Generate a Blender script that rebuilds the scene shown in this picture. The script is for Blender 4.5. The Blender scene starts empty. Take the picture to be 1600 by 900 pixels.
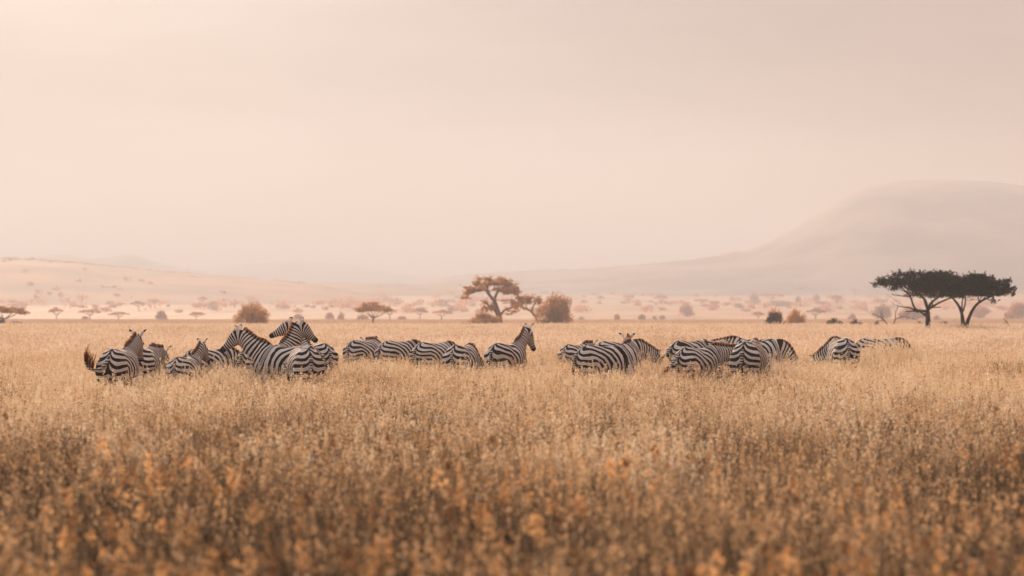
import bpy, math, random
import numpy as np
from mathutils import Vector, Matrix

SC = bpy.context.scene
COL = SC.collection
R = math.radians
rng = np.random.default_rng(7)
random.seed(7)

# ------------------------------------------------------------------ camera, light, exposure
F = 3111.0            # focal length in pixels of the 1600 px wide photograph
HOR = 497.0           # image row of the horizon
CH = 1.85             # eye height
cd = bpy.data.cameras.new('camera'); cam = bpy.data.objects.new('camera', cd); COL.objects.link(cam)
cam.location = (0, 0, CH)
cam.rotation_euler = (R(90) + math.atan((HOR - 450) / F), 0, 0)
cd.sensor_width = 36.0; cd.lens = 36.0 * F / 1600
cd.clip_start = 0.1; cd.clip_end = 20000
cd.dof.use_dof = True; cd.dof.focus_distance = 43.0; cd.dof.aperture_fstop = 1.6
SC.camera = cam

SUN_AZ, SUN_EL = -15.0, 17.0       # degrees left of the view direction, above the horizon
w = bpy.data.worlds.new('World'); SC.world = w; w.use_nodes = True
nt = w.node_tree; N = nt.nodes; L = nt.links
for n in list(N): N.remove(n)
wo = N.new('ShaderNodeOutputWorld'); bg = N.new('ShaderNodeBackground')
sky = N.new('ShaderNodeTexSky'); sky.sky_type = 'NISHITA'; sky.sun_disc = False
sky.sun_elevation = R(SUN_EL); sky.sun_rotation = R(SUN_AZ); sky.dust_density = 4.0; sky.air_density = 1.2
sm = N.new('ShaderNodeVectorMath'); sm.operation = 'SCALE'; sm.inputs['Scale'].default_value = 0.10
L.new(sky.outputs[0], sm.inputs[0])
# high veil of cream cloud over the blue
tc = N.new('ShaderNodeTexCoord'); sep = N.new('ShaderNodeSeparateXYZ'); L.new(tc.outputs['Generated'], sep.inputs[0])
rp = N.new('ShaderNodeValToRGB'); L.new(sep.outputs['Z'], rp.inputs[0])
cr = rp.color_ramp; cr.elements[0].position = 0.0; cr.elements[0].color = (0.60, 0.50, 0.46, 1)
cr.elements[1].position = 1.0; cr.elements[1].color = (0.52, 0.57, 0.66, 1)
e = cr.elements.new(0.10); e.color = (0.27, 0.24, 0.245, 1)
e = cr.elements.new(0.17); e.color = (0.29, 0.26, 0.27, 1)
e = cr.elements.new(0.35); e.color = (0.44, 0.43, 0.44, 1)
mp = N.new('ShaderNodeMapping'); mp.inputs['Scale'].default_value = (2.2, 2.2, 13)
L.new(tc.outputs['Generated'], mp.inputs[0])
nz = N.new('ShaderNodeTexNoise'); nz.inputs['Scale'].default_value = 1.3; nz.inputs['Detail'].default_value = 4
L.new(mp.outputs[0], nz.inputs['Vector'])
mr = N.new('ShaderNodeMapRange'); mr.inputs['From Min'].default_value = 0.3; mr.inputs['From Max'].default_value = 0.7
mr.inputs['To Min'].default_value = 0.66; mr.inputs['To Max'].default_value = 1.42
L.new(nz.outputs['Fac'], mr.inputs['Value'])
cs = N.new('ShaderNodeVectorMath'); cs.operation = 'SCALE'; L.new(rp.outputs[0], cs.inputs[0]); L.new(mr.outputs[0], cs.inputs['Scale'])
mx = N.new('ShaderNodeMix'); mx.data_type = 'RGBA'; mx.inputs[0].default_value = 0.972
# the veil turns darker and pinker away from the sun
m1 = N.new('ShaderNodeMapRange'); m1.interpolation_type = 'SMOOTHSTEP'; m1.inputs['From Min'].default_value = -0.12; m1.inputs['From Max'].default_value = 0.45
m1.inputs['To Max'].default_value = 0.9; L.new(sep.outputs['X'], m1.inputs['Value'])
m2_ = N.new('ShaderNodeMix'); m2_.data_type = 'RGBA'; m2_.blend_type = 'MULTIPLY'; m2_.inputs[7].default_value = (0.80, 0.50, 0.40, 1)
L.new(m1.outputs[0], m2_.inputs[0]); L.new(cs.outputs[0], m2_.inputs[6])
L.new(sm.outputs[0], mx.inputs[6]); L.new(m2_.outputs[2], mx.inputs[7])
L.new(mx.outputs[2], bg.inputs[0]); bg.inputs[1].default_value = 1.12
L.new(bg.outputs[0], wo.inputs[0])

sd = bpy.data.lights.new('sun', 'SUN'); sd.energy = 4.5; sd.angle = R(3); sd.color = (1.0, 0.75, 0.54)
so = bpy.data.objects.new('sun', sd); COL.objects.link(so)
sv = Vector((math.sin(R(SUN_AZ)) * math.cos(R(SUN_EL)), math.cos(R(SUN_AZ)) * math.cos(R(SUN_EL)), math.sin(R(SUN_EL))))
so.rotation_euler = sv.to_track_quat('Z', 'Y').to_euler(); so.location = (-20, 30, 30)

vs = SC.view_settings; vs.view_transform = 'Standard'; vs.look = 'None'; vs.exposure = 0.62; vs.gamma = 1.0; vs.use_curve_mapping = False
SC.cycles.max_bounces = 7; SC.cycles.diffuse_bounces = 3; SC.cycles.glossy_bounces = 1
SC.cycles.transmission_bounces = 4; SC.cycles.transparent_max_bounces = 6; SC.cycles.volume_bounces = 0
SC.cycles.use_denoising = True
HAZE = dict(density=0.00064, g=0.20, color=(0.91, 0.91, 0.94))

# ------------------------------------------------------------------ helpers
def tag(o, label=None, cat=None, group=None, kind=None):
    if label: o['label'] = label
    if cat: o['category'] = cat
    if group: o['group'] = group
    if kind: o['kind'] = kind
    return o

def make_mesh(name, V, Fs, mats=(), mi=None, smooth=False, attrs=None):
    """V (n,3); Fs = list of int arrays (m,3)/(m,4)"""
    me = bpy.data.meshes.new(name)
    V = np.asarray(V, dtype=np.float32)
    Fs = [np.asarray(f, dtype=np.int32) for f in Fs if len(f)]
    me.vertices.add(len(V)); me.vertices.foreach_set('co', V.ravel())
    nl = sum(f.size for f in Fs); npol = sum(len(f) for f in Fs)
    me.loops.add(nl); me.loops.foreach_set('vertex_index', np.concatenate([f.ravel() for f in Fs]))
    me.polygons.add(npol)
    tot = np.concatenate([np.full(len(f), f.shape[1], np.int32) for f in Fs])
    st = np.concatenate([[0], np.cumsum(tot)[:-1]]).astype(np.int32)
    me.polygons.foreach_set('loop_start', st); me.polygons.foreach_set('loop_total', tot)
    for m in mats: me.materials.append(m)
    if mi is not None: me.polygons.foreach_set('material_index', np.concatenate([np.asarray(a, np.int32).ravel() for a in mi]))
    if smooth: me.polygons.foreach_set('use_smooth', np.ones(npol, bool))
    if attrs:
        for k, a in attrs.items():
            at = me.attributes.new(k, 'FLOAT', 'POINT'); at.data.foreach_set('value', np.asarray(a, np.float32))
    me.update(calc_edges=True)
    return me

def obj(name, me, parent=None, loc=(0, 0, 0)):
    o = bpy.data.objects.new(name, me); COL.objects.link(o); o.location = loc
    if parent: o.parent = parent
    return o

def frame_of(t, up=(0, 0, 1)):
    t = t / (np.linalg.norm(t) + 1e-9); up = np.asarray(up, float)
    if abs(t @ up) > 0.97: up = np.array([1.0, 0, 0]) if abs(t[2]) > 0.9 else np.array([0, 0, 1.0])
    d = up - (up @ t) * t; d /= np.linalg.norm(d)
    s = np.cross(t, d)
    return t, d, s

def loft(P, ra, rb, n=10, up=(0, 0, 1), cap=True):
    """closed tube along P with half-width ra (side) and half-height rb (up). returns V, [quads, tris]"""
    P = np.asarray(P, float); m = len(P); V = []
    T = np.gradient(P, axis=0)
    th = np.linspace(0, 2 * np.pi, n, endpoint=False)
    for i in range(m):
        t, d, s = frame_of(T[i], up)
        V.append(P[i] + np.outer(np.cos(th), s) * ra[i] + np.outer(np.sin(th), d) * rb[i])
    V = np.concatenate(V); i = np.arange(m - 1)[:, None] * n; j = np.arange(n)[None, :]
    k = (j + 1) % n
    Q = np.stack([i + j, i + k, i + n + k, i + n + j], -1).reshape(-1, 4)
    Tr = np.zeros((0, 3), int)
    if cap:
        V = np.concatenate([V, P[:1], P[-1:]]); a = m * n
        j = np.arange(n); k = (j + 1) % n
        Tr = np.concatenate([np.stack([np.full(n, a), k, j], -1), np.stack([np.full(n, a + 1), (m - 1) * n + j, (m - 1) * n + k], -1)])
    return V, Q, Tr

class MB:
    def __init__(s): s.V = []; s.Q = []; s.T = []; s.n = 0; s.A = []
    def add(s, V, Q=None, T=None, a=0.0):
        s.V.append(V)
        if Q is not None and len(Q): s.Q.append(np.asarray(Q) + s.n)
        if T is not None and len(T): s.T.append(np.asarray(T) + s.n)
        s.A.append(np.full(len(V), a)); s.n += len(V)
    def tube(s, P, r, n=7, a=0.0):
        r = np.asarray(r, float); s.add(*loft(P, r, r, n), a=a)
    def build(s, name, mats, smooth=True, attr=None):
        Fs = []
        if s.Q: Fs.append(np.concatenate(s.Q))
        if s.T: Fs.append(np.concatenate(s.T))
        return make_mesh(name, np.concatenate(s.V), Fs, mats, smooth=smooth, attrs={attr: np.concatenate(s.A)} if attr else None)

def sstep(a, b, x): 
    t = np.clip((np.asarray(x, float) - a) / (b - a), 0, 1); return t * t * (3 - 2 * t)

def vnoise(x, y, seed=0, sc=1.0):
    x = np.asarray(x, float) / sc + 13.7 * seed; y = np.asarray(y, float) / sc + 7.1 * seed
    return (np.sin(x * 1.3 + np.sin(y * 1.7 + seed)) + np.sin(y * 1.1 + 1.3 * np.sin(x * 0.9 + 2 * seed)) + np.sin((x + y) * 2.3 + seed) * 0.5) / 2.5

def leaves(C, size, rs, flat=0.0, tri=False):
    """random oriented small leaf quads at centres C (n,3)"""
    n = len(C); size = np.broadcast_to(size, n)
    a = rs.normal(size=(n, 3)); a[:, 2] *= (1 - flat); a /= np.linalg.norm(a, axis=1)[:, None]
    b = rs.normal(size=(n, 3)); b -= (b * a).sum(1)[:, None] * a; b /= np.linalg.norm(b, axis=1)[:, None]
    s = size[:, None]
    if tri:
        V = np.stack([C - a * s, C + a * s * .6 + b * s * .7, C + a * s * .6 - b * s * .7], 1).reshape(-1, 3)
        return V, None, np.arange(3 * n).reshape(-1, 3)
    V = np.stack([C - a * s, C + b * s * .55, C + a * s, C - b * s * .55], 1).reshape(-1, 3)
    return V, np.arange(4 * n).reshape(-1, 4), None

# ------------------------------------------------------------------ materials
def mat(name):
    m = bpy.data.materials.new(name); m.use_nodes = True
    t = m.node_tree; b = t.nodes['Principled BSDF']; b.inputs['Roughness'].default_value = 0.85
    b.inputs['Specular IOR Level'].default_value = 0.2
    return m, t.nodes, t.links, b

def nd(N, typ, **kw):
    n = N.new(typ)
    for k, v in kw.items(): setattr(n, k, v)
    return n

def two_tone(name, c1, c2, scale=1.0, detail=4, rough=0.85, lo=0.35, hi=0.65, coords='Object', transl=0.0, rand=0.0, stretch=None, bump=0.0):
    m, N, L, b = mat(name)
    tc = N.new('ShaderNodeTexCoord'); nz = N.new('ShaderNodeTexNoise'); nz.inputs['Scale'].default_value = scale; nz.inputs['Detail'].default_value = detail
    if coords == 'World':
        g = N.new('ShaderNodeNewGeometry'); src = g.outputs['Position']
    else: src = tc.outputs[coords]
    if stretch:
        mp = N.new('ShaderNodeMapping'); mp.inputs['Scale'].default_value = stretch; L.new(src, mp.inputs[0]); src = mp.outputs[0]
    L.new(src, nz.inputs['Vector'])
    cr = N.new('ShaderNodeValToRGB'); cr.color_ramp.elements[0].position = lo; cr.color_ramp.elements[1].position = hi
    cr.color_ramp.elements[0].color = (*c1, 1); cr.color_ramp.elements[1].color = (*c2, 1)
    L.new(nz.outputs['Fac'], cr.inputs[0]); out = cr.outputs[0]
    if rand:
        oi = N.new('ShaderNodeObjectInfo'); mr = N.new('ShaderNodeMapRange')
        mr.inputs['To Min'].default_value = 1 - rand; mr.inputs['To Max'].default_value = 1 + rand
        L.new(oi.outputs['Random'], mr.inputs['Value'])
        v = nd(N, 'ShaderNodeVectorMath', operation='SCALE'); L.new(out, v.inputs[0]); L.new(mr.outputs[0], v.inputs['Scale']); out = v.outputs[0]
    L.new(out, b.inputs['Base Color']); b.inputs['Roughness'].default_value = rough
    if bump:
        bp = N.new('ShaderNodeBump'); bp.inputs['Strength'].default_value = bump; L.new(nz.outputs['Fac'], bp.inputs['Height']); L.new(bp.outputs[0], b.inputs['Normal'])
    if transl:
        tr = N.new('ShaderNodeBsdfTranslucent'); L.new(out, tr.inputs[0])
        ms = N.new('ShaderNodeMixShader'); ms.inputs[0].default_value = transl
        L.new(b.outputs[0], ms.inputs[1]); L.new(tr.outputs[0], ms.inputs[2])
        L.new(ms.outputs[0], N['Material Output'].inputs[0])
    return m

M = {}
M['ground'] = two_tone('dry_soil', (0.46, 0.21, 0.08), (0.78, 0.42, 0.17), scale=0.02, detail=8, coords='World', lo=0.3, hi=0.68, stretch=(1, 0.35, 1))
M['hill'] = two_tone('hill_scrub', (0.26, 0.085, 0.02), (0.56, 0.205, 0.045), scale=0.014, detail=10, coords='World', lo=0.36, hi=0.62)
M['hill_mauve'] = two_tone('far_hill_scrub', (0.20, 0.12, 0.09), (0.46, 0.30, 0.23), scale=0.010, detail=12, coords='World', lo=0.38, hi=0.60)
M['bark'] = two_tone('bark', (0.025, 0.015, 0.010), (0.06, 0.036, 0.025), scale=6, stretch=(1, 1, .2), bump=.4)
M['bark_grey'] = two_tone('dead_wood', (0.10, 0.07, 0.055), (0.18, 0.13, 0.10), scale=6, stretch=(1, 1, .2))
M['bark_warm'] = two_tone('warm_bark', (0.14, 0.065, 0.03), (0.26, 0.13, 0.06), scale=6, stretch=(1, 1, .2))
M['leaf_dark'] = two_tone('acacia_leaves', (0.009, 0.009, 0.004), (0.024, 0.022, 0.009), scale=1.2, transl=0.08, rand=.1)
M['leaf_brown'] = two_tone('dry_leaves', (0.44, 0.21, 0.06), (0.80, 0.42, 0.14), scale=1.0, transl=0.6, rand=.15)
M['leaf_far'] = two_tone('far_leaves', (0.52, 0.20, 0.045), (0.86, 0.38, 0.10), scale=.5, transl=0.5, rand=.2)
M['leaf_olive'] = two_tone('shrub_leaves', (0.055, 0.045, 0.022), (0.12, 0.09, 0.045), scale=1.5, transl=0.25, rand=.15)

def grass_mat(name, c1, c2, transl, dark, mid=.66):
    """colour: per tuft random + large world patches"""
    m, N, L, b = mat(name)
    g = N.new('ShaderNodeNewGeometry'); nz = N.new('ShaderNodeTexNoise'); nz.inputs['Scale'].default_value = 0.16; nz.inputs['Detail'].default_value = 5
    mp = N.new('ShaderNodeMapping'); mp.inputs['Scale'].default_value = (1.4, .55, 0); L.new(g.outputs['Position'], mp.inputs[0]); L.new(mp.outputs[0], nz.inputs['Vector'])
    at = N.new('ShaderNodeAttribute'); at.attribute_name = 'tone'
    oi = N.new('ShaderNodeObjectInfo')
    a1 = nd(N, 'ShaderNodeMath', operation='MULTIPLY_ADD'); a1.inputs[1].default_value = .45; L.new(at.outputs['Fac'], a1.inputs[0])
    L.new(nz.outputs['Fac'], a1.inputs[2])
    a2 = nd(N, 'ShaderNodeMath', operation='MULTIPLY_ADD'); a2.inputs[1].default_value = .18; L.new(oi.outputs['Random'], a2.inputs[0]); L.new(a1.outputs[0], a2.inputs[2])
    cr = N.new('ShaderNodeValToRGB'); cr.color_ramp.elements[0].position = .38; cr.color_ramp.elements[1].position = 1.0
    cr.color_ramp.elements[0].color = (*dark, 1); cr.color_ramp.elements[1].color = (*c2, 1)
    e = cr.color_ramp.elements.new(mid); e.color = (*c1, 1)
    L.new(a2.outputs[0], cr.inputs[0]); out = cr.outputs[0]
    L.new(out, b.inputs['Base Color']); b.inputs['Roughness'].default_value = .6
    tr = N.new('ShaderNodeBsdfTranslucent'); L.new(out, tr.inputs[0])
    ms = N.new('ShaderNodeMixShader'); ms.inputs[0].default_value = transl
    L.new(b.outputs[0], ms.inputs[1]); L.new(tr.outputs[0], ms.inputs[2]); L.new(ms.outputs[0], N['Material Output'].inputs[0])
    return m
M['stem'] = grass_mat('grass_stem', (0.61, 0.43, 0.26), (0.83, 0.67, 0.47), .4, (0.32, 0.20, 0.12))
M['blade'] = grass_mat('grass_blade', (0.42, 0.30, 0.17), (0.66, 0.51, 0.34), .4, (0.16, 0.13, 0.07))
M['seed'] = grass_mat('grass_seed_head', (0.72, 0.50, 0.30), (0.89, 0.73, 0.52), .5, (0.40, 0.21, 0.10))
M['stemp'] = grass_mat('plain_grass_stem', (0.74, 0.56, 0.39), (0.90, 0.76, 0.60), .45, (0.50, 0.35, 0.22))
M['bladep'] = grass_mat('plain_grass_blade', (0.62, 0.46, 0.31), (0.82, 0.68, 0.52), .45, (0.38, 0.28, 0.17))
M['seed3'] = grass_mat('glowing_seed_head', (0.32, 0.17, 0.08), (0.90, 0.52, 0.23), .5, (0.09, 0.055, 0.035), mid=.74)
M['stem3'] = grass_mat('far_grass_stem', (0.58, 0.34, 0.16), (0.80, 0.53, 0.29), .4, (0.36, 0.19, 0.08))
M['stem2'] = grass_mat('shade_toned_stem', (0.19, 0.11, 0.06), (0.60, 0.39, 0.23), .4, (0.05, 0.035, 0.022), mid=.74)  # near grass colours darkened to stand for the shade between the stems
M['blade2'] = grass_mat('shade_toned_blade', (0.050, 0.042, 0.026), (0.27, 0.185, 0.105), .35, (0.010, 0.016, 0.012), mid=.74)
M['seed2'] = grass_mat('shade_toned_seed_head', (0.28, 0.175, 0.095), (0.80, 0.52, 0.28), .5, (0.07, 0.05, 0.032), mid=.72)

def zebra_mat(name, black, white):
    m, N, L, b = mat(name)
    ph = N.new('ShaderNodeAttribute'); ph.attribute_name = 'phase'
    du = N.new('ShaderNodeAttribute'); du.attribute_name = 'duty'
    dk = N.new('ShaderNodeAttribute'); dk.attribute_name = 'dark'
    tc = N.new('ShaderNodeTexCoord'); nz = N.new('ShaderNodeTexNoise'); nz.inputs['Scale'].default_value = 9; nz.inputs['Detail'].default_value = 2
    L.new(tc.outputs['Object'], nz.inputs['Vector'])
    a = nd(N, 'ShaderNodeMath', operation='MULTIPLY_ADD'); a.inputs[1].default_value = .28; L.new(nz.outputs['Fac'], a.inputs[0]); L.new(ph.outputs['Fac'], a.inputs[2])
    k = nd(N, 'ShaderNodeMath', operation='MULTIPLY'); k.inputs[1].default_value = 2 * math.pi; L.new(a.outputs[0], k.inputs[0])
    s = nd(N, 'ShaderNodeMath', operation='SINE'); L.new(k.outputs[0], s.inputs[0])
    ad = nd(N, 'ShaderNodeMath', operation='ADD'); L.new(s.outputs[0], ad.inputs[0]); L.new(du.outputs['Fac'], ad.inputs[1])
    mr = N.new('ShaderNodeMapRange'); mr.interpolation_type = 'SMOOTHSTEP'; mr.inputs['From Min'].default_value = -.3; mr.inputs['From Max'].default_value = .3
    L.new(ad.outputs[0], mr.inputs['Value'])
    mx = nd(N, 'ShaderNodeMix', data_type='RGBA'); mx.inputs[6].default_value = (*white, 1); mx.inputs[7].default_value = (*black, 1); L.new(mr.outputs[0], mx.inputs[0])
    # faint brown shadow stripes in the middle of the white bands
    sh = N.new('ShaderNodeMapRange'); sh.interpolation_type = 'SMOOTHSTEP'; sh.inputs['From Min'].default_value = -.80; sh.inputs['From Max'].default_value = -1.0; sh.inputs['To Max'].default_value = .5
    L.new(s.outputs[0], sh.inputs['Value'])
    ms_ = nd(N, 'ShaderNodeMix', data_type='RGBA'); ms_.inputs[7].default_value = (0.36, 0.25, 0.17, 1); L.new(sh.outputs[0], ms_.inputs[0]); L.new(mx.outputs[2], ms_.inputs[6])
    m2 = nd(N, 'ShaderNodeMix', data_type='RGBA'); m2.inputs[7].default_value = (0.022, 0.014, 0.011, 1); L.new(dk.outputs['Fac'], m2.inputs[0]); L.new(ms_.outputs[2], m2.inputs[6])
    n2 = N.new('ShaderNodeTexNoise'); n2.inputs['Scale'].default_value = 2.3; L.new(tc.outputs['Object'], n2.inputs['Vector'])
    m3 = nd(N, 'ShaderNodeMix', data_type='RGBA', blend_type='MULTIPLY'); m3.inputs[7].default_value = (.90, .83, .76, 1); L.new(n2.outputs['Fac'], m3.inputs[0]); L.new(m2.outputs[2], m3.inputs[6])
    L.new(m3.outputs[2], b.inputs['Base Color']); b.inputs['Roughness'].default_value = .85
    b.inputs['Specular IOR Level'].default_value = .06; b.inputs['Sheen Weight'].default_value = .12; b.inputs['Sheen Roughness'].default_value = .3; b.inputs['Sheen Tint'].default_value = (1, .5, .2, 1)
    return m, N, L, b
M['zebra'] = zebra_mat('zebra_coat', (0.032, 0.020, 0.014), (0.74, 0.70, 0.67))[0]
mm, N_, L_, b_ = zebra_mat('zebra_mane', (0.03, 0.016, 0.010), (0.42, 0.33, 0.27))
tr = N_.new('ShaderNodeBsdfTranslucent'); tr.inputs[0].default_value = (0.75, 0.36, 0.14, 1)
ms = N_.new('ShaderNodeMixShader'); ta = N_.new('ShaderNodeAttribute'); ta.attribute_name = 'tip'; tp = nd(N_, 'ShaderNodeMath', operation='POWER'); tp.inputs[1].default_value = 4.0; L_.new(ta.outputs['Fac'], tp.inputs[0]); L_.new(tp.outputs[0], ms.inputs[0])
L_.new(b_.outputs[0], ms.inputs[1]); L_.new(tr.outputs[0], ms.inputs[2]); L_.new(ms.outputs[0], N_['Material Output'].inputs[0])
M['mane'] = mm
def plain(name, c, rough=.7, transl=None):
    m, N, L, b = mat(name); b.inputs['Base Color'].default_value = (*c, 1); b.inputs['Roughness'].default_value = rough
    nz = N.new('ShaderNodeTexNoise'); nz.inputs['Scale'].default_value = 14
    cr = N.new('ShaderNodeValToRGB'); cr.color_ramp.elements[0].color = (*[x * .75 for x in c], 1); cr.color_ramp.elements[1].color = (*[min(1, x * 1.2) for x in c], 1)
    L.new(nz.outputs['Fac'], cr.inputs[0]); L.new(cr.outputs[0], b.inputs['Base Color'])
    if transl:
        tr = N.new('ShaderNodeBsdfTranslucent'); tr.inputs[0].default_value = (*transl, 1)
        ms = N.new('ShaderNodeMixShader'); ms.inputs[0].default_value = .35
        L.new(b.outputs[0], ms.inputs[1]); L.new(tr.outputs[0], ms.inputs[2]); L.new(ms.outputs[0], N['Material Output'].inputs[0])
    return m
M['hair'] = plain('tail_hair', (0.03, 0.018, 0.012), .6, (0.5, .18, .05))
M['ear'] = plain('ear_fur', (0.62, 0.60, 0.60), .8, (.6, .5, .42)); M['ear_tip'] = plain('ear_tip', (0.04, 0.025, 0.02), .8)
M['eye'] = plain('eye', (0.008, 0.006, 0.005), .15)

# ------------------------------------------------------------------ ground and hills
PD = np.array([0, 60, 100, 130, 200, 300, 450, 650, 850, 1000, 1300, 1700, 2300, 2900, 3500, 7000.])
PZ = np.array([0, 0, .25, .48, .25, .02, -.15, -.05, .3, 1.2, 5.6, 14.4, 30.5, 47, 50, 48.])
def G(x, y):
    d = np.hypot(x, y)
    a = np.arctan2(np.abs(x), np.maximum(y, -1e9))
    z = np.interp(d, PD, PZ)
    z = z + .04 * vnoise(x, y, 1, 9.0) * np.clip(d / 20, 0, 1)
    z = z + sstep(800, 2000, d) * 2.0 * vnoise(x, y, 3, 160.0)
    return z
def px2x(px, d): return (px - 800) / F * d
def Gp(px, d): x = px2x(px, d); return float(x), float(d), float(G(x, d))

ds = np.concatenate([np.linspace(0.5, 60, 60), np.geomspace(62, 6000, 100)])
az = np.concatenate([np.linspace(-25, 25, 160), np.linspace(25, 335, 110)[1:-1]])
A_, D_ = np.meshgrid(np.radians(az), ds, indexing='ij')
X = D_ * np.sin(A_); Y = D_ * np.cos(A_); Z = G(X, Y)
na, nd_ = A_.shape
V = np.stack([X, Y, Z], -1).reshape(-1, 3)
i = np.arange(na)[:, None]; j = np.arange(nd_ - 1)[None, :]; i2 = (i + 1) % na
Q = np.stack([i * nd_ + j, i * nd_ + j + 1, i2 * nd_ + j + 1, i2 * nd_ + j], -1).reshape(-1, 4)
V = np.concatenate([V, [[0, 0, 0]]]); ii = np.arange(na)
T = np.stack([np.full(na, len(V) - 1), ii * nd_, ((ii + 1) % na) * nd_], -1)
o = obj('ground', make_mesh('ground', V, [Q, T], [M['ground']], smooth=True)); tag(o, kind='structure')

def ridge(name, pts, D, wf, wr, seed, p=1.0, rough=1.0, m='hill'):
    """hill whose crest is at distance D; pts = (px, row) of its skyline"""
    px = np.array([q[0] for q in pts], float); row = np.array([q[1] for q in pts], float)
    xs = np.linspace(px[0], px[-1], 260); dd = np.linspace(D - wf, D + wr, 60)
    PX, DD = np.meshgrid(xs, dd, indexing='ij')
    top = CH + (HOR - np.interp(PX, px, row)) / F * D
    k = 3; ker = np.hanning(2 * k + 1); ker /= ker.sum()
    t1 = np.convolve(np.pad(top[:, 0], k, mode='edge'), ker, 'valid'); top = np.repeat(t1[:, None], len(dd), 1)
    u = np.where(DD < D, (D - DD) / wf, (DD - D) / wr)
    prof = (1 - sstep(0, 1, u)) if p == 1.0 else (1 - u) ** p
    x = (PX - 800) / F * D * (1 + (DD - D) / D * .35); y = DD
    base = G(x, y) - 6
    z = base + (top - base) * prof + rough * prof * (vnoise(x, y, seed, 66) * 1.7 + vnoise(x, y, seed + 3, 24) * 1.0)
    n1, n2 = PX.shape; V = np.stack([x, y, z], -1).reshape(-1, 3)
    i = np.arange(n1 - 1)[:, None]; j = np.arange(n2 - 1)[None, :]
    Q = np.stack([i * n2 + j, (i + 1) * n2 + j, (i + 1) * n2 + j + 1, i * n2 + j + 1], -1).reshape(-1, 4)
    o = obj(name, make_mesh(name, V, [Q], [M[m]], smooth=True)); tag(o, kind='structure')
    return o
ridge('hill_right', [(560, 470), (620, 449), (700, 434), (780, 427), (860, 423), (930, 421), (1000, 415), (1060, 410), (1120, 402), (1155, 396), (1200, 378),
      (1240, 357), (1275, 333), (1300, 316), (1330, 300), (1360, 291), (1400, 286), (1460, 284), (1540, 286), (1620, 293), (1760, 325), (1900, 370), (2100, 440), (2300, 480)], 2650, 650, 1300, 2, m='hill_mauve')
ridge('hill_left', [(-500, 470), (-300, 430), (-120, 410), (0, 405), (60, 407), (130, 413), (220, 424), (300, 430), (420, 440), (520, 448), (640, 470)], 2000, 620, 700, 5)
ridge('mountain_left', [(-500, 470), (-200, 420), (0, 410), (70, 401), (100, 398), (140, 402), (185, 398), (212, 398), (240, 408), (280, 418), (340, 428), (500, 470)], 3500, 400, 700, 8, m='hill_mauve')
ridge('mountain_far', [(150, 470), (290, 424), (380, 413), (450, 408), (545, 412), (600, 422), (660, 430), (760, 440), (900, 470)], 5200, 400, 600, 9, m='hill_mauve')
ridge('ridge_middle', [(300, 470), (420, 446), (500, 441), (620, 441), (700, 444), (800, 460), (950, 475)], 2400, 420, 600, 11)

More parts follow.
